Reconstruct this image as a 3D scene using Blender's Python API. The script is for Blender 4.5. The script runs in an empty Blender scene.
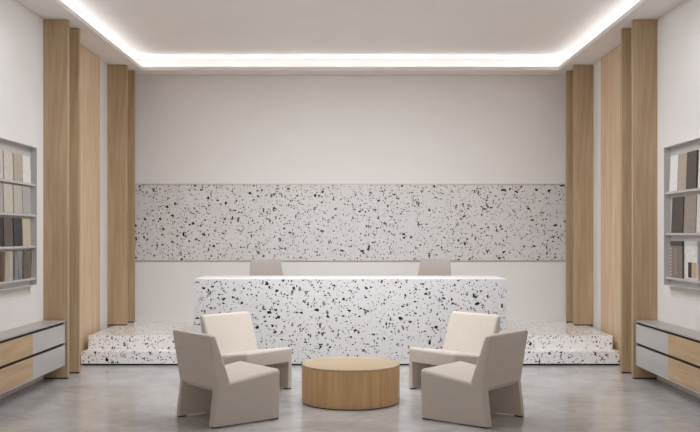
import bpy, bmesh, math, random
from mathutils import Vector, Matrix
random.seed(7)
sc = bpy.context.scene
COL = sc.collection
PI = math.pi

# ------------------------------------------------------------------ materials
def srgb(r, g, b):
    f = lambda c: ((c/255)/12.92 if c/255 <= .04045 else (((c/255)+.055)/1.055)**2.4)
    return (f(r), f(g), f(b), 1)

class NT:
    def __init__(s, name):
        s.m = bpy.data.materials.new(name); s.m.use_nodes = True
        s.t = s.m.node_tree; s.n = s.t.nodes; s.l = s.t.links
        s.b = s.n['Principled BSDF']
    def node(s, typ, **kw):
        n = s.n.new(typ)
        for k, v in kw.items():
            if k.startswith('i_'):
                key = k[2:]
                n.inputs[int(key) if key.isdigit() else key.replace('_', ' ')].default_value = v
            else: setattr(n, k, v)
        return n
    def link(s, a, b): s.l.new(a, b)
    def math(s, op, a, b=None, c=None):
        n = s.n.new('ShaderNodeMath'); n.operation = op
        for i, v in enumerate((a, b, c)):
            if v is None: continue
            if isinstance(v, (int, float)): n.inputs[i].default_value = v
            else: s.l.new(v, n.inputs[i])
        return n.outputs[0]
    def mix(s, fac, a, b, blend='MIX'):
        n = s.n.new('ShaderNodeMix'); n.data_type = 'RGBA'; n.blend_type = blend
        if isinstance(fac, (int, float)): n.inputs[0].default_value = fac
        else: s.l.new(fac, n.inputs[0])
        for i, v in ((6, a), (7, b)):
            if isinstance(v, tuple): n.inputs[i].default_value = v
            else: s.l.new(v, n.inputs[i])
        return n.outputs[2]
    def ramp(s, fac, stops):
        n = s.n.new('ShaderNodeValToRGB'); e = n.color_ramp.elements
        while len(e) < len(stops): e.new(.5)
        for i, (p, c) in enumerate(stops): e[i].position = p; e[i].color = c
        s.l.new(fac, n.inputs[0]); return n.outputs[0]
    def coords(s, scale=(1,1,1), rot=(0,0,0), loc=(0,0,0)):
        tc = s.n.new('ShaderNodeTexCoord'); mp = s.n.new('ShaderNodeMapping')
        s.l.new(tc.outputs['Object'], mp.inputs[0])
        mp.inputs['Scale'].default_value = scale; mp.inputs['Rotation'].default_value = rot
        mp.inputs['Location'].default_value = loc
        return mp.outputs[0]
    def noise(s, vec, scale, detail=3, rough=.5, dist=0):
        n = s.node('ShaderNodeTexNoise', i_Scale=scale, i_Detail=detail, i_Roughness=rough, i_Distortion=dist)
        s.l.new(vec, n.inputs['Vector']); return n.outputs['Fac']
    def bump(s, h, strength=.1, dist=.01):
        n = s.node('ShaderNodeBump', i_Strength=strength, i_Distance=dist)
        s.l.new(h, n.inputs['Height']); s.l.new(n.outputs[0], s.b.inputs['Normal'])
    def set(s, **kw):
        for k, v in kw.items():
            i = s.b.inputs[k.replace('_', ' ')]
            if hasattr(v, 'is_linked') or not isinstance(v, (int, float, tuple)): s.l.new(v, i)
            else: i.default_value = v
        return s.m

def plain(name, col, rough=.5, metal=0, var=.06, scale=12, spec=.5, bump=0):
    t = NT(name); v = t.coords()
    n = t.noise(v, scale, 4)
    d = tuple(c*(1-var) for c in col[:3])+(1,); u = tuple(min(1, c*(1+var)) for c in col[:3])+(1,)
    c = t.ramp(n, [(.3, d), (.7, u)])
    if bump: t.bump(n, bump, .004)
    return t.set(Base_Color=c, Roughness=rough, Metallic=metal, Specular_IOR_Level=spec)

def oak(name, axis, tint=1.0, off=(0,0,0), bal=(.82, .92, 1)):
    t = NT(name)
    sc_ = [16, 16, 16]; sc_[axis] = .9
    v = t.coords(tuple(sc_), loc=off)
    big = t.noise(v, 1.0, 3, .55, .5)
    sf = [55, 55, 55]; sf[axis] = 1.2
    fine = t.noise(t.coords(tuple(sf), loc=off), 1.6, 3, .6)
    sg = [5, 5, 5]; sg[axis] = .35
    g = t.noise(t.coords(tuple(sg), loc=off), 1.3, 2, .5, 1.2)
    rings = t.math('PINGPONG', t.math('MULTIPLY', g, 9.0), 1.0)
    k = lambda r, g_, b: tuple(x*tint*q for x, q in zip(srgb(r, g_, b)[:3], bal))+(1,)
    c = t.ramp(big, [(.25, k(184, 151, 114)), (.5, k(198, 167, 130)), (.78, k(209, 180, 146))])
    c = t.mix(t.math('MULTIPLY', rings, .34), c, k(170, 132, 94))
    c = t.mix(t.math('MULTIPLY', t.math('GREATER_THAN', fine, .6), .16), c, k(160, 124, 88))
    t.bump(fine, .05, .002)
    return t.set(Base_Color=c, Roughness=.48, Specular_IOR_Level=.35)

def terrazzo(name, base=(209, 206, 204), seed=0):
    t = NT(name)
    wob = t.node('ShaderNodeTexNoise', i_Scale=38.0, i_Detail=1.0)
    t.link(t.coords(), wob.inputs['Vector'])
    col = t.mix(t.noise(t.coords(), 30, 3), srgb(*[x-7 for x in base]), srgb(*base))
    # (scale, rotation, stretch, fraction, rmax, dark colours)
    layers = [
        (34, (.4, .3, .9), (1, 1.5, 1.3), .30, .36, 'soft'),
        (22, (1.1, .5, .2), (1.6, 1, 1.3), .28, .36, 'soft'),
        (29, (.2, .8, .4), (1.4, 1, 1.1), .20, .38, 'dark'),
        (19, (.7, .2, 1.3), (1, 1.5, 1.7), .17, .36, 'dark'),
        (12, (.3, 1.2, .6), (1.7, 1.2, .95), .22, .32, 'mid'),
        (11, (1.3, .4, .1), (1.0, 1.6, 1.5), .15, .32, 'black'),
    ]
    pal = {
        'soft': [(0, srgb(180,171,168)), (.4, srgb(150,141,137)), (.62, srgb(120,112,108)), (.8, srgb(199,178,160)), (.9, srgb(150,150,155))],
        'dark': [(0, srgb(22,22,23)), (.45, srgb(48,46,46)), (.65, srgb(96,92,92)), (.85, srgb(70,66,66))],
        'mid': [(0, srgb(30,30,31)), (.35, srgb(90,86,86)), (.6, srgb(125,118,116)), (.85, srgb(108,88,70)), (.93, srgb(120,122,130))],
        'black': [(0, srgb(20,20,21)), (.7, srgb(58,56,57))],
    }
    for i, (s_, rot, st, frac, rmax, p) in enumerate(layers):
        v = t.coords(tuple(s_*x for x in st), rot, (seed*3.1+i*1.7, seed*1.9, i*2.3))
        off = t.node('ShaderNodeVectorMath', operation='MULTIPLY_ADD')
        t.link(wob.outputs['Color'], off.inputs[0]); off.inputs[1].default_value = (.55,.55,.55); t.link(v, off.inputs[2])
        vo = t.node('ShaderNodeTexVoronoi', i_Scale=1.0, distance='MINKOWSKI'); vo.inputs['Exponent'].default_value = 2.6
        t.link(off.outputs[0], vo.inputs['Vector'])
        sep = t.node('ShaderNodeSeparateColor'); t.link(vo.outputs['Color'], sep.inputs[0])
        on = t.math('LESS_THAN', sep.outputs[0], frac)
        rad = t.math('MULTIPLY_ADD', sep.outputs[1], rmax*.5, rmax*.5)
        mask = t.math('MULTIPLY', on, t.math('LESS_THAN', vo.outputs['Distance'], rad))
        r = t.n.new('ShaderNodeValToRGB'); r.color_ramp.interpolation = 'CONSTANT'
        e = r.color_ramp.elements
        st_ = pal[p]
        while len(e) < len(st_): e.new(.5)
        for q, (pp, cc) in enumerate(st_): e[q].position = pp; e[q].color = cc
        t.link(sep.outputs[2], r.inputs[0])
        col = t.mix(mask, col, r.outputs[0])
    return t.set(Base_Color=col, Roughness=.2, Specular_IOR_Level=.5)

def concrete(name):
    t = NT(name); v = t.coords()
    a = t.noise(v, .9, 6, .6, .6); b = t.noise(v, 2.6, 6, .62, .5); c = t.noise(v, 26, 3)
    d = t.noise(t.coords(rot=(0,0,.5)), 7, 6, .7, .9)
    f = t.math('ADD', t.math('ADD', t.math('MULTIPLY', a, .4), t.math('MULTIPLY', b, .32)), t.math('MULTIPLY', d, .28))
    col = t.ramp(f, [(.36, srgb(152,148,146)), (.5, srgb(176,173,171)), (.64, srgb(196,193,190))])
    col = t.mix(t.math('MULTIPLY', t.math('GREATER_THAN', c, .70), .25), col, srgb(110,104,100))
    rg = t.math('MULTIPLY_ADD', b, .16, .09)
    t.bump(t.noise(v, 2.2, 2), .04, .01)
    return t.set(Base_Color=col, Roughness=rg, Specular_IOR_Level=.55)

def fabric(name, col, sc_=260, dark=.82):
    t = NT(name)
    w = t.noise(t.coords((1,1,.35)), sc_, 2, .6); w2 = t.noise(t.coords((.35,1,1)), sc_, 2, .6)
    h = t.math('ADD', w, w2)
    big = t.noise(t.coords(), 14, 3)
    d = tuple(x*dark for x in col[:3])+(1,)
    c = t.ramp(t.math('MULTIPLY', h, .5), [(.36, d), (.58, col)])
    c = t.mix(t.math('MULTIPLY', big, .12), c, d)
    t.bump(h, .18, .002)
    return t.set(Base_Color=c, Roughness=.95, Specular_IOR_Level=.15, Sheen_Weight=.25, Sheen_Roughness=.5)

def striped(name, cols, scale, axis=1, rough=.9):
    t = NT(name)
    s_ = [.8, .8, .8]; s_[axis] = scale
    n = t.noise(t.coords(tuple(s_)), 1.0, 2, .5)
    k = len(cols)
    c = t.ramp(n, [(.3+.4*i/(k-1), srgb(*q)) for i, q in enumerate(cols)])
    t.bump(n, .3, .004)
    return t.set(Base_Color=c, Roughness=rough, Specular_IOR_Level=.2)

def brushed(name, col, rough=.38, metal=.55, axis=1):
    t = NT(name)
    s_ = [140, 140, 140]; s_[axis] = 1.5
    n = t.noise(t.coords(tuple(s_)), 1.0, 2)
    c = t.ramp(n, [(.3, tuple(x*.92 for x in col[:3])+(1,)), (.7, col)])
    return t.set(Base_Color=c, Roughness=rough, Metallic=metal)

M = {}
M['wall'] = plain('warm_white_plaster', srgb(230,226,222), .85, var=.01, scale=3, spec=.2)
M['ceil'] = plain('white_ceiling_paint', srgb(243,240,237), .9, var=.01, scale=3, spec=.2)
M['soffit'] = plain('soffit_paint', srgb(236,232,228), .85, var=.01, scale=3, spec=.2)
M['floor'] = concrete('polished_concrete')
M['oak_z'] = oak('oak_vertical_grain', 2, .9, bal=(.88,.92,.95))
M['oak_z_lit'] = oak('oak_panel_lit', 2, 1.5, (3, 7, 1), (.84,.93,1.04))  # fin oak tinted brighter, the light on the panels put into its colour
M['oak_drum'] = oak('oak_drum_veneer', 2, 1.16, (9, 2, 5), (1.08, 1.04, .88))
M['oak_y'] = oak('oak_drawer_grain', 1, 1.14, (2, 4, 6), (.9,.94,.97))
M['oak_x'] = oak('oak_top_grain', 0, 1.1, (1, 1, 3))
M['terr_wall'] = terrazzo('terrazzo_wall_slab', (219,216,214), seed=1)
M['terr_desk'] = terrazzo('terrazzo_desk', seed=2)
M['terr_step'] = terrazzo('terrazzo_steps', (242,239,237), seed=4)
M['fab'] = fabric('oatmeal_upholstery', srgb(211,200,188))
M['fab2'] = fabric('taupe_office_upholstery', srgb(174,164,156), 320, .93)
M['solid_white'] = plain('white_solid_surface', srgb(236,234,232), .45, var=.01)
M['black'] = plain('black_plastic', srgb(24,23,22), .6)
M['shadow_gap'] = plain('dark_plinth', srgb(46,42,40), .8)
M['steel'] = brushed('brushed_grey_metal', srgb(205,202,199), .34, .5)
M['steel_d'] = brushed('grey_metal_cabinet_top', srgb(184,177,171), .4, .35)
M['display'] = plain('grey_powder_coated_metal', srgb(200,196,194), .45, .2, .03, 4)
M['trim_m'] = brushed('champagne_metal_trim', srgb(205,196,186), .4, .3, 0)
M['led'] = NT('led_strip_light').m
_b = M['led'].node_tree.nodes['Principled BSDF']
_b.inputs['Emission Color'].default_value = (.94, .985, 1.055, 1); _b.inputs['Emission Strength'].default_value = 5.2
M['glass'] = NT('window_glass').set(Base_Color=(1,1,1,1), Roughness=.02, Transmission_Weight=1.0, IOR=1.45)

# ------------------------------------------------------------------ mesh helpers
def box_bm(x0, x1, y0, y1, z0, z1, bev=0, seg=2, bm=None):
    b = bmesh.new()
    bmesh.ops.create_cube(b, size=1)
    for v in b.verts:
        v.co = Vector((x0 if v.co.x < 0 else x1, y0 if v.co.y < 0 else y1, z0 if v.co.z < 0 else z1))
    if bev:
        bmesh.ops.bevel(b, geom=b.edges[:], offset=bev, segments=seg, profile=.5, affect='EDGES')
    if bm is not None:
        me = bpy.data.meshes.new('tmp'); b.to_mesh(me); b.free(); bm.from_mesh(me); bpy.data.meshes.remove(me); return bm
    return b

def prism_bm(poly, a0, a1, axis='x'):
    """poly in (y,z) extruded along x (axis x), or (x,y) along z (axis z)"""
    b = bmesh.new()
    mk = (lambda p, a: (a, p[0], p[1])) if axis == 'x' else (lambda p, a: (p[0], p[1], a))
    v0 = [b.verts.new(mk(p, a0)) for p in poly]; v1 = [b.verts.new(mk(p, a1)) for p in poly]
    n = len(poly)
    b.faces.new(v0); b.faces.new(v1[::-1])
    for i in range(n):
        b.faces.new((v0[i], v1[i], v1[(i+1) % n], v0[(i+1) % n]))
    bmesh.ops.recalc_face_normals(b, faces=b.faces[:])
    return b

def bevel_sel(b, pred, off, seg=4):
    es = [e for e in b.edges if pred(e.verts[0].co, e.verts[1].co)]
    bmesh.ops.bevel(b, geom=es, offset=off, segments=seg, profile=.5, affect='EDGES', clamp_overlap=True)
    return b

def lathe_bm(profile, n=96, cx=0, cy=0):
    b = bmesh.new(); rings = []
    for r, z in profile:
        if r < 1e-6: rings.append([b.verts.new((cx, cy, z))])
        else: rings.append([b.verts.new((cx+r*math.cos(2*PI*k/n), cy+r*math.sin(2*PI*k/n), z)) for k in range(n)])
    for A, B in zip(rings, rings[1:]):
        for k in range(n):
            k2 = (k+1) % n
            if len(A) == 1: b.faces.new((A[0], B[k], B[k2]))
            elif len(B) == 1: b.faces.new((A[k], B[0], A[k2]))
            else: b.faces.new((A[k], B[k], B[k2], A[k2]))
    bmesh.ops.recalc_face_normals(b, faces=b.faces[:])
    return b

def obj(name, b, m, parent=None, smooth=False):
    me = bpy.data.meshes.new(name); b.to_mesh(me); b.free()
    me.materials.append(m)
    if smooth:
        for p in me.polygons: p.use_smooth = True
        try: me.set_sharp_from_angle(angle=math.radians(40))
        except Exception: pass
    o = bpy.data.objects.new(name, me); COL.objects.link(o)
    if parent is not None: o.parent = parent
    return o

def tag(o, label, cat, group=None):
    o['label'] = label; o['category'] = cat
    if group: o['group'] = group
    return o

def thing(name, label, cat, loc=(0,0,0), rotz=0, group=None):
    o = bpy.data.objects.new(name, None); COL.objects.link(o)
    o.empty_display_size = .1; o.location = loc; o.rotation_euler = (0, 0, rotz)
    return tag(o, label, cat, group)

def struct(name, b, m):
    o = obj(name, b, m); o['kind'] = 'structure'; return o

def copy_tree(o, parent=None):
    c = o.copy(); COL.objects.link(c)
    if parent is not None: c.parent = parent
    for ch in list(o.children): copy_tree(ch, c)
    return c

# ------------------------------------------------------------------ setting
W = 3.39; BACK = 13.36; FRONT = -2.2; SOF = 3.972; TOP = 4.205
TIN = 3.0; TB = 12.99; TF = 6.2      # tray opening
struct('floor', box_bm(-W-.3, W+.3, FRONT-.3, BACK+.2, -.12, 0), M['floor'])
struct('wall_back', box_bm(-W-.2, W+.2, BACK, BACK+.2, 0, TOP), M['wall'])
struct('wall_left', box_bm(-W-.2, -W, FRONT, BACK, 0, TOP), M['wall'])
struct('wall_right', box_bm(W, W+.2, FRONT, BACK, 0, TOP), M['wall'])
b = bmesh.new()
box_bm(-W, -2.9, FRONT-.2, FRONT, 0, TOP, bm=b); box_bm(2.9, W, FRONT-.2, FRONT, 0, TOP, bm=b)
box_bm(-2.9, 2.9, FRONT-.2, FRONT, 3.5, TOP, bm=b); box_bm(-2.9, 2.9, FRONT-.2, FRONT, 0, .12, bm=b)
struct('wall_front', b, M['wall'])
b = bmesh.new()
for x in (-2.9, -.98, .94, 2.86): box_bm(x, x+.04, FRONT-.14, FRONT-.06, .12, 3.5, bm=b)
box_bm(-2.9, 2.9, FRONT-.14, FRONT-.06, .12, .16, bm=b); box_bm(-2.9, 2.9, FRONT-.14, FRONT-.06, 3.46, 3.5, bm=b)
struct('added_window', b, M['steel'])  # unseen window behind the camera, added to brighten the room
struct('ceiling', box_bm(-W-.2, W+.2, FRONT-.2, BACK+.2, TOP, TOP+.15), M['ceil'])
def ring(b, xi, yb, yf, w, z0, z1):
    box_bm(-xi-w, -xi, yf-w, yb+w, z0, z1, bm=b); box_bm(xi, xi+w, yf-w, yb+w, z0, z1, bm=b)
    box_bm(-xi, xi, yb, yb+w, z0, z1, bm=b); box_bm(-xi, xi, yf-w, yf, z0, z1, bm=b)
b = bmesh.new()
box_bm(-W, -TIN, FRONT, BACK, SOF, SOF+.045, bm=b); box_bm(TIN, W, FRONT, BACK, SOF, SOF+.045, bm=b)
box_bm(-TIN, TIN, TB, BACK, SOF, SOF+.045, bm=b); box_bm(-TIN, TIN, FRONT, TF, SOF, SOF+.045, bm=b)
struct('trim_1', b, M['soffit'])
b = bmesh.new(); ring(b, TIN+.03, TB+.03, TF-.03, .02, SOF+.045, SOF+.056)
struct('trim_2', b, M['soffit'])
b = bmesh.new(); ring(b, TIN+.17, TB+.17, TF-.17, .03, SOF+.046, SOF+.056)
o = struct('trim_3', b, M['led'])

# ------------------------------------------------------------------ oak fins and wall panels
FIN = [(9.935, 0, 'nearest oak fin on the {} wall, in front of its neighbour beside the low cabinet'),
       (10.345, 0, 'darker oak fin on the {} wall standing just behind the nearest fin'),
       (12.56, .33, 'oak fin on the {} side standing on the terrazzo platform beside the white wall strip'),
       (12.99, .33, 'farthest oak fin on the {} side, against the back corner of the platform')]
for side, sx in (('left', -1), ('right', 1)):
    for y, z0, lab in FIN:
        xa, xb = sx*3.12, sx*(W-.002)
        o = thing('oak_fin', lab.format(side), 'fin', (sx*3.255, y+.03, z0), 0, 'vertical oak fins along the side walls')
        h = SOF - z0 - .002
        hw = .1345
        obj('fin_board', box_bm(-hw, hw, -.03, .03, .015, h, .003, 2), M['oak_z'], o)
        obj('plinth', box_bm(-hw+.008, hw-.008, -.024, .024, .001, .017), M['shadow_gap'], o)
    x0, x1 = sorted((sx*(W-.001), sx*3.36))
    o = obj('oak_wall_panel', box_bm(x0, x1, 10.42, 12.08, .0, SOF-.002, .002, 1), M['oak_z_lit'])
    tag(o, f'broad flat oak panel fixed on the {side} wall between the two pairs of fins', 'wall panel', 'oak wall panels')

# ------------------------------------------------------------------ terrazzo band on back wall
o = thing('terrazzo_wall_panel', 'long black-speckled terrazzo band across the back wall above the desk', 'wall panel', (0, BACK, 1.21))
obj('slab', box_bm(-3.386, 3.386, -.012, -.001, .012, 1.128), M['terr_wall'], o)
t_ = obj('edge_trim', box_bm(-3.386, 3.386, -.02, -.001, 1.130, 1.144), M['trim_m'], o)
t_ = obj('edge_trim', box_bm(-3.386, 3.386, -.02, -.001, -.003, .011), M['trim_m'], o)

# ------------------------------------------------------------------ stepped platform
o = thing('stepped_platform', 'white terrazzo platform with two steps running behind the reception desk', 'platform', (0, 10.976, 0))
R1, R2 = .171, .332
for sx in (-1, 1):
    x0, x1 = sorted((sx*1.912, sx*3.284))
    obj('lower_step', box_bm(x0, x1, 0, .299, .022, R1, .003, 2), M['terr_step'], o)
    obj('step_plinth', box_bm(x0+.012, x1-.012, .015, .295, .001, .023), M['shadow_gap'], o)
obj('upper_step', box_bm(-3.284, 3.284, .3, BACK-10.976-.002, .002, R2, .003, 2), M['terr_step'], o)

# ------------------------------------------------------------------ reception desk
o = thing('reception_desk', 'long terrazzo reception desk with a bright flat top, standing in front of the platform', 'desk', (0, 10.976, 0))
DW, DH, DD = 1.906, 1.058, .86
obj('front_panel', box_bm(-DW, DW, 0, .05, .022, DH-.006), M['terr_desk'], o)
obj('worktop', box_bm(-DW, DW, 0, DD, DH-.006, DH, .0015, 1), M['solid_white'], o)['label'] = 'thin white top surface'
side_poly = [(.05, .022), (.297, .022), (.297, .334), (DD, .334), (DD, DH-.006), (.05, DH-.006)]
obj('side_panel', prism_bm(side_poly, -DW, -DW+.05), M['terr_desk'], o)
obj('side_panel', prism_bm(side_poly, DW-.05, DW), M['terr_desk'], o)
obj('plinth', box_bm(-DW+.015, DW-.015, .015, .29, .001, .022), M['shadow_gap'], o)
obj('lower_worktop', box_bm(-DW+.05, DW-.05, .05, DD, .76, .80), M['oak_x'], o)

# ------------------------------------------------------------------ office chairs behind desk
def office_chair(label, loc, rz):
    r = thing('office_chair', label, 'chair', loc, rz, 'chairs behind the reception desk')
    # backrest: tapered padded shell, front faces -Y (towards the desk)
    b = bmesh.new(); nx, nz = 12, 14
    grid = {}
    for s in (0, 1):
        for i in range(nx+1):
            for k in range(nz+1):
                u = i/nx*2-1; v = k/nz
                hw = .262 - .052*v
                # rounded top corners
                x = u*hw; z = .40 + v*.525
                cr = .055
                top = .925
                ax = abs(x)
                if ax > hw-cr and z > top-cr:
                    dx = (ax-(hw-cr))/cr; dz = (z-(top-cr))/cr
                    L = math.hypot(dx, dz); m_ = max(dx, dz)
                    if L > 1e-6:
                        f = m_/L
                        x = math.copysign(hw-cr+dx*f*cr, x); z = top-cr+dz*f*cr
                edge = max(abs(u), max(0, v*2-1))**6
                th = .035*(1-edge*.75)
                y = .17 + .15*v - .05*(1-u*u)*0 + .035*(-(u*u)) + (th if s else -th)
                grid[s, i, k] = b.verts.new((x, y, z))
    for s in (0, 1):
        for i in range(nx):
            for k in range(nz):
                f = [grid[s, i, k], grid[s, i+1, k], grid[s, i+1, k+1], grid[s, i, k+1]]
                b.faces.new(f if s == 0 else f[::-1])
    for i in range(nx):
        for k in (0, nz): b.faces.new((grid[0, i, k], grid[0, i+1, k], grid[1, i+1, k], grid[1, i, k]))
    for k in range(nz):
        for i in (0, nx): b.faces.new((grid[0, i, k], grid[0, i, k+1], grid[1, i, k+1], grid[1, i, k]))
    bmesh.ops.recalc_face_normals(b, faces=b.faces[:])
    obj('backrest', b, M['fab2'], r, True)
    obj('seat', bevel_sel(box_bm(-.235, .235, -.26, .2, .40, .475), lambda a, c: True, .03, 4), M['fab2'], r, True)
    obj('pedestal', lathe_bm([(0, .06), (.03, .06), (.03, .40), (0, .40)], 20), M['steel'], r, True)
    for k in range(4):
        bb = box_bm(.0, .26, -.018, .018, .03, .06, .006)
        bmesh.ops.rotate(bb, verts=bb.verts[:], cent=(0,0,0), matrix=Matrix.Rotation(PI/4+k*PI/2, 3, 'Z'))
        obj('base_arm', bb, M['steel'], r)
        g = lathe_bm([(0, 0), (.02, 0), (.02, .03), (0, .03)], 12, .24*math.cos(PI/4+k*PI/2), .24*math.sin(PI/4+k*PI/2))
        obj('glide', g, M['black'], r)
    return r
office_chair('taupe upholstered chair whose rounded back shows above the left half of the desk', (-1.085, 12.15, R2+.001), math.radians(18))
office_chair('taupe upholstered chair whose rounded back shows above the right half of the desk', (1.085, 12.15, R2+.001), math.radians(-18))

# ------------------------------------------------------------------ lounge chairs
def lounge_chair():
    r = thing('lounge_chair', '', 'chair', (0,0,0), 0, 'armless lounge chairs around the coffee table')
    hw = .331; oy = -.32
    sh = lambda P: [(((y-.32)*1.03 if y > .2 else y-.330), z) for y, z in P]
    seat = sh([(.066, .300), (.066, .288), (.645, .288), (.648, .437), (.168, .370)])
    b = prism_bm(seat, -hw, hw)
    def ps(a, c):
        front = a.y > .3 and c.y > .3
        vert = front and abs(a.x-c.x) < .01 and abs(a.z-c.z) > .1
        top = min(a.z, c.z) > .36 and not (a.y < -.1 and c.y < -.1)
        return top or vert
    bevel_sel(b, ps, .036, 6)
    obj('seat', b, M['fab'], r, True)
    back = sh([(-.042, .768), (.024, .768), (.168, .369), (.064, .299), (.034, .322)])
    b = prism_bm(back, -hw, hw)
    def pb(a, c):
        low = max(a.z, c.z) < .38
        return not low
    bevel_sel(b, pb, .027, 6)
    bevel_sel(b, lambda a, c: abs(a.x-c.x) < .01 and abs(a.x) > hw-.02 and max(a.z, c.z) < .375 and min(a.z, c.z) < .31 and max(a.z, c.z) > .33, .006, 2)
    obj('backrest', b, M['fab'], r, True)
    leg = sh([(-.004, .012), (.640, .012), (.645, .288), (.066, .288), (.064, .299), (.034, .322)])
    for s in (-1, 1):
        xa, xb = sorted((s*hw, s*(hw-.065)))
        b = prism_bm(leg, xa, xb)
        bevel_sel(b, lambda a, c: abs(a.x-c.x) < .001 and abs(a.z-c.z) > .1 and (abs(a.x) > hw-.001), .028, 5)
        L = obj('leg', b, M['fab'], r, True)
        for y in (.035, .605):
            g = box_bm(s*(hw-.032)-.016, s*(hw-.032)+.016, y+oy-.035, y+oy+.035, 0, .0125)
            obj('glide', g, M['black'], L)
    return r
proto = lounge_chair()
def place(o, cx, cy, dx, dy, label):
    o.location = (cx, cy, 0); o.rotation_euler = (0, 0, math.atan2(dy, dx)-PI/2); o['label'] = label
A = (1.068, 7.832, .785, .620); B = (1.062, 9.268, .766, -.643)
place(proto, -A[0], A[1], A[2], A[3], 'beige armless lounge chair at front left, its back turned, nearest the left cabinet')
place(copy_tree(proto), A[0], A[1], -A[2], A[3], 'beige armless lounge chair at front right, its back turned, nearest the right cabinet')
place(copy_tree(proto), -B[0], B[1], B[2], B[3], 'beige armless lounge chair facing forward, left of the table and close to the desk')
place(copy_tree(proto), B[0], B[1], -B[2], B[3], 'beige armless lounge chair facing forward, right of the table and close to the desk')

# ------------------------------------------------------------------ coffee table
o = thing('coffee_table', 'low round oak drum coffee table in the middle of four lounge chairs', 'table', (.003, 8.604, 0))
R = .467
obj('drum', lathe_bm([(R-.02, .010), (R-.001, .010), (R, .012), (R, .345), (R-.02, .345)], 128), M['oak_drum'], o, True)
obj('tabletop', lathe_bm([(0, .345), (R, .345), (R, .347), (R, .361), (R-.003, .365), (0, .365)], 128), M['oak_x'], o, True)
obj('plinth', lathe_bm([(0, .001), (R-.015, .001), (R-.015, .012), (0, .012)], 96), M['black'], o, True)

# ------------------------------------------------------------------ wall cabinets
Yc0, Yc1 = 6.88, 9.90
for side, sx in (('left', -1), ('right', 1)):
    o = thing('wall_cabinet', f'long low floating cabinet of metal and oak drawers on the {side} wall', 'cabinet', (sx*W, Yc0, .157), 0, 'floating drawer cabinets')
    L = Yc1-Yc0; D = .252; Ht = .652-.157
    X = lambda a, c: sorted((-sx*a, -sx*c))
    x0, x1 = X(.001, D)
    obj('top_panel', box_bm(x0, x1, 0, L, Ht-.016, Ht, .002, 1), M['steel_d'], o)
    x0, x1 = X(.001, D-.022)
    obj('carcass', box_bm(x0, x1, .004, L-.014, .012, Ht-.016), M['shadow_gap'], o)
    x0, x1 = X(.001, D)
    obj('end_panel', box_bm(x0, x1, L-.012, L, .012, Ht-.016, .001, 1), M['steel'], o)
    obj('bottom_panel', box_bm(x0, x1, 0, L, 0, .012, .002, 1), M['steel'], o)
    mods = [(L-1.006, L-.014, 'steel'), (L-2.012, L-1.010, 'oak_y'), (.004, L-2.016, 'oak_y')]
    xd0, xd1 = X(D-.021, D-.001)
    for y0, y1, mk in mods:
        for z0, z1 in ((.014, .222), (.252, Ht-.041)):
            d = obj('drawer', box_bm(xd0, xd1, y0, y1, z0, z1, .0015, 1), M[mk], o)
            d['label'] = 'brushed metal drawer front' if mk == 'steel' else 'oak drawer front'

# ------------------------------------------------------------------ wall displays
TILE = {}
def tmat(name, rgb, kind='plain'):
    if name not in TILE:
        if kind == 'plain': TILE[name] = plain('sample_'+name, srgb(*rgb), .6, 0, .05, 30)
        elif kind == 'stone': TILE[name] = plain('sample_'+name, srgb(*rgb), .5, 0, .13, 22)
        elif kind == 'weave': TILE[name] = fabric('sample_'+name, srgb(*rgb), 150, .8)
    return TILE[name]

def display(side, sx, rows, tops, n_cols, y0, y1):
    zb, zt = 1.062, 2.515; dp = .075
    o = thing('sample_display', f'grey metal wall display with shelves of material samples on the {side} wall', 'display shelf', (sx*W, y0, zb), 0, 'wall displays')
    L = y1-y0; H = zt-zb
    X = lambda a, c: sorted((-sx*a, -sx*c))
    x0, x1 = X(.001, .006); obj('back_panel', box_bm(x0, x1, 0, L, 0, H), M['display'], o)
    x0, x1 = X(.006, dp)
    b = bmesh.new()
    box_bm(x0, x1, 0, .006, 0, H, bm=b); box_bm(x0, x1, L-.006, L, 0, H, bm=b)
    box_bm(x0, x1, .006, L-.006, 0, .006, bm=b); box_bm(x0, x1, .006, L-.006, H-.006, H, bm=b)
    obj('frame', b, M['display'], o)
    for z in rows:
        x0, x1 = X(.006, .058)
        obj('shelf', box_bm(x0, x1, .006, L-.006, z-zb-.022, z-zb), M['display'], o)
    return o

def sample(name, mat, sx, ya, yb, z0, z1, label, cat, group, off=.034, th=.032, tilt=2.0):
    cy = (ya+yb)/2
    b = box_bm(-th/2, th/2, -(yb-ya)/2, (yb-ya)/2, 0, z1-z0, .002, 1)
    bmesh.ops.rotate(b, verts=b.verts[:], cent=(0,0,0), matrix=Matrix.Rotation(sx*math.radians(tilt), 3, 'Y'))
    mz = min(v.co.z for v in b.verts)
    bmesh.ops.translate(b, verts=b.verts[:], vec=(0, 0, -mz))
    o = obj(name, b, mat)
    o.location = (sx*(W-off), cy, z0+.0005)
    return tag(o, label, cat, group)

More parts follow.
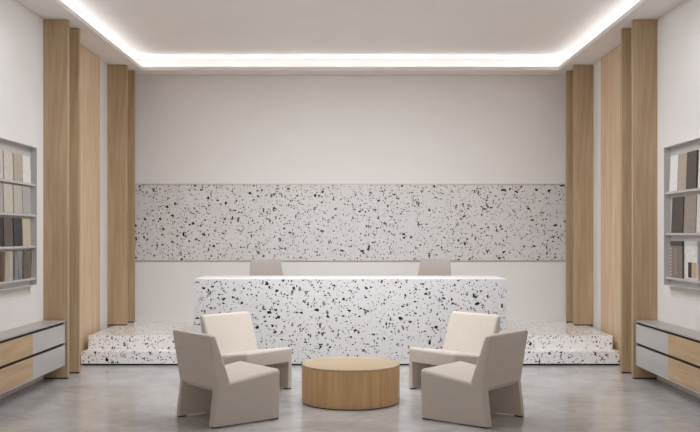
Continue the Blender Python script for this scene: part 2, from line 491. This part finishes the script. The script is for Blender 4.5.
DY0, DY1 = 7.9, 9.52
display('left', -1, [2.129, 1.807, 1.477, 1.140], None, 5, DY0, DY1)
cols_l = [(9.19, 9.412), (8.945, 9.172), (8.69, 8.922), (8.43, 8.665)]
rowsL = [
 (2.129, 2.406, [('ivory', (224,219,211), 'stone', 'veined ivory tile sample'), ('sand', (186,172,156), 'weave', 'ribbed sand tile sample'), ('cream', (205,196,184), 'stone', 'plain cream tile sample'), ('pearl', (196,190,182), 'stone', 'pale pearl tile sample')]),
 (1.807, 2.087, [('ash', (176,170,162), 'weave', 'textured ash grey tile sample'), ('oat', (190,183,172), 'weave', 'oat grey tile sample'), ('linen', (203,193,178), 'weave', 'warm linen tile sample'), ('pebble', (180,174,166), 'weave', 'pebble grey tile sample')]),
 (1.477, 1.759, [('tan', (196,180,155), 'weave', 'tan tile sample'), ('graphite', (50,48,48), 'stone', 'near-black tile sample'), ('umber', (92,82,74), 'stone', 'dark umber tile sample'), ('soot', (44,42,41), 'stone', 'soot black tile sample')]),
]
rn = ['top', 'second', 'third']
cn = ['nearest the oak fin', 'second from the fin', 'third from the fin', 'fourth from the fin']
for ri, (z0, z1, cs) in enumerate(rowsL):
    for (ya, yb), (nm, rgb, kd, lab), c_ in zip(cols_l, cs, cn):
        sample('tile_sample', tmat('l_'+nm, rgb, kd), -1, ya, yb, z0, z1, f'{lab} in {rn[ri]} row of left display, {c_}', 'tile sample', 'tile samples on the left wall display')
# carpet swatches: folded hanging bundles on the bottom row
SW = [((9.18, 9.44), [(92,82,74), (128,116,105), (74,66,60)], 'brown pleated fabric swatch leaning in bottom row of left display, nearest the fin'),
      ((8.93, 9.17), [(66,68,72), (120,122,126), (168,164,158), (60,58,58)], 'grey-blue striped fabric swatch on the bottom row of the left display'),
      ((8.70, 8.915), [(150,136,118), (204,194,178), (170,158,142)], 'cream striped fabric swatch on the bottom row of the left display'),
      ((8.45, 8.68), [(84,70,58), (128,110,94), (70,60,52)], 'dark brown striped fabric swatch on the bottom row of the left display')]
for i, ((ya, yb), cols, lab) in enumerate(SW):
    b = bmesh.new(); n = 48; hh = .285; lean = (.035 if i == 0 else .012)
    fr, bk = [], []
    for k in range(n+1):
        t = k/n; y = -(yb-ya)/2*.9 + t*(yb-ya)*.9
        x = .006*math.sin(t*PI*2*(5+i)) + .003*math.sin(t*37+i)
        dz = .006*math.sin(t*19+i*2)
        for L_, xo in ((fr, .014), (bk, -.010)):
            L_.append((b.verts.new((xo+x, y, 0)), b.verts.new((xo+x*1.2, y+lean, hh+dz))))
    for k in range(n):
        b.faces.new((fr[k][0], fr[k+1][0], fr[k+1][1], fr[k][1])); b.faces.new((bk[k][0], bk[k][1], bk[k+1][1], bk[k+1][0]))
        b.faces.new((fr[k][1], fr[k+1][1], bk[k+1][1], bk[k][1])); b.faces.new((fr[k][0], bk[k][0], bk[k+1][0], fr[k+1][0]))
    for k in (0, n): b.faces.new((fr[k][0], fr[k][1], bk[k][1], bk[k][0]))
    bmesh.ops.recalc_face_normals(b, faces=b.faces[:])
    s_ = obj('fabric_swatch', b, striped('swatch_stripe', cols, 60, 1), None, True)
    s_.location = (-(W-.034), (ya+yb)/2, 1.1405)
    tag(s_, lab, 'fabric swatch', 'fabric swatches on the left wall display')

display('right', 1, [2.041, 1.611, 1.150], None, 4, DY0, DY1)
rowsR = [
 (2.041, 2.412, [((9.21, 9.43), 'white', (228,226,222), 'plain', 'white sample board'), ((8.97, 9.19), 'tan', (176,162,146), 'stone', 'tan sample board'), ((8.71, 8.955), 'brown', (84,74,67), 'stone', 'dark brown sample board'), ((8.45, 8.66), 'dotted', (222,218,212), 'stone', 'speckled white sample board')]),
 (1.611, 1.978, [((9.06, 9.375), 'espresso', (78,69,62), 'stone', 'espresso brown sample board'), ((8.72, 9.03), 'taupe', (150,138,126), 'stone', 'taupe sample board'), ((8.40, 8.70), 'chalk', (214,210,204), 'stone', 'chalk white sample board')]),
]
cr = cn
for ri, (z0, z1, cs) in enumerate(rowsR):
    for ci, ((ya, yb), nm, rgb, kd, lab) in enumerate(cs):
        sample('sample_board', tmat('r_'+nm, rgb, kd), 1, ya, yb, z0, z1, f"{lab} in {['top','middle'][ri]} row of right display, {cr[ci]}", 'sample board', 'sample boards on the right wall display', .034, .03)
# bottom row: two sample folders with capped top and perforated edge
def folder(ya, yb, lab, body, cap, chips):
    r = thing('sample_folder', lab, 'sample folder', (W-.034, (ya+yb)/2, 1.1505), 0, 'sample folders on the right wall display')
    h = .378; w = (yb-ya)/2
    obj('body', box_bm(-.013, .013, -w, w, 0, h-.05, .002, 1), body, r)
    obj('cap', box_bm(-.015, .015, -w-.002, w+.002, h-.05, h, .004, 2), cap, r)
    b = bmesh.new()
    for k in range(9): box_bm(-.0145, -.012, w-.030, w-.012, .02+k*.034, .036+k*.034, bm=b)
    obj('perforated_edge', b, tmat('r_perf', (216,210,202)), r)
    for (a, c, z0, z1, mt) in chips:
        obj('chip', box_bm(-.017, -.012, a, c, z0, z1, .001, 1), mt, r)
brown = tmat('r_folder', (128,114,100), 'weave')
folder(9.07, 9.40, 'brown sample folder with a dark cap on the bottom row of the right display', brown, tmat('r_cap', (72,64,58)), [(-.05, .05, .03, .30, tmat('r_foldline', (140,126,112), 'weave'))])
folder(8.68, 9.01, 'white sample folder with dark and oak chips on the bottom row of the right display', tmat('r_chalk2', (222,219,214), 'stone'), tmat('r_greycap', (196,194,192)), [(-.03, .055, .02, .17, tmat('r_ink', (52,46,42))), (-.15, -.05, .02, .17, tmat('r_oakchip', (200,168,130)))])

# ------------------------------------------------------------------ lights
def area(name, loc, rot, sx_, sy_, power, col, spread=180):
    l = bpy.data.lights.new(name, 'AREA'); l.shape = 'RECTANGLE'; l.size = sx_; l.size_y = sy_; l.energy = power; l.color = col; l.spread = math.radians(spread)
    o = bpy.data.objects.new(name, l); COL.objects.link(o); o.location = loc; o.rotation_euler = rot
    return o
area('front_fill', (0, FRONT-.25, 1.85), (PI/2, 0, 0), 5.8, 3.3, 42, (1, .97, .95))  # added fill from behind the camera, an assumed source
area('overhead_fill', (0, 8.7, TOP-.03), (0, 0, 0), 3.2, 2.1, 98, (.94, .985, 1.055))  # assumed overhead lamp out of view, added to raise the brightness
for x in (-1.3, 0, 1.3):
    area('back_fill', (x, 8.7, TOP-.12), (math.radians(40), 0, 0), 1.0, .35, 13, (.94, .985, 1.055), 105)  # unseen lamps added to lift the desk and back wall
for sx in (-1, 1):
    area('cabinet_shade_light', (sx*3.22, 8.0, SOF-.004), (0, 0, 0), .1, 2.0, 1.5, (.94, .985, 1.055), 60)  # added lamps out of view, meant to deepen shade under the cabinets
w = bpy.data.worlds.new('world'); sc.world = w; w.use_nodes = True
bg = w.node_tree.nodes['Background']; bg.inputs[0].default_value = (.9, .93, 1, 1); bg.inputs[1].default_value = .3

# ------------------------------------------------------------------ camera
cam = bpy.data.cameras.new('camera'); cam.sensor_width = 36; cam.lens = 36*900/700
cam.shift_x = -.4/700; cam.shift_y = 20/700
co = bpy.data.objects.new('camera', cam); COL.objects.link(co)
co.location = (0, 0, 1.58); co.rotation_euler = (PI/2, 0, 0)
sc.camera = co
sc.view_settings.view_transform = 'Standard'; sc.view_settings.look = 'None'
sc.view_settings.exposure = 0.40; sc.view_settings.gamma = 1; sc.view_settings.use_curve_mapping = False
sc.cycles.use_denoising = True
sc.cycles.max_bounces = 12; sc.cycles.diffuse_bounces = 10
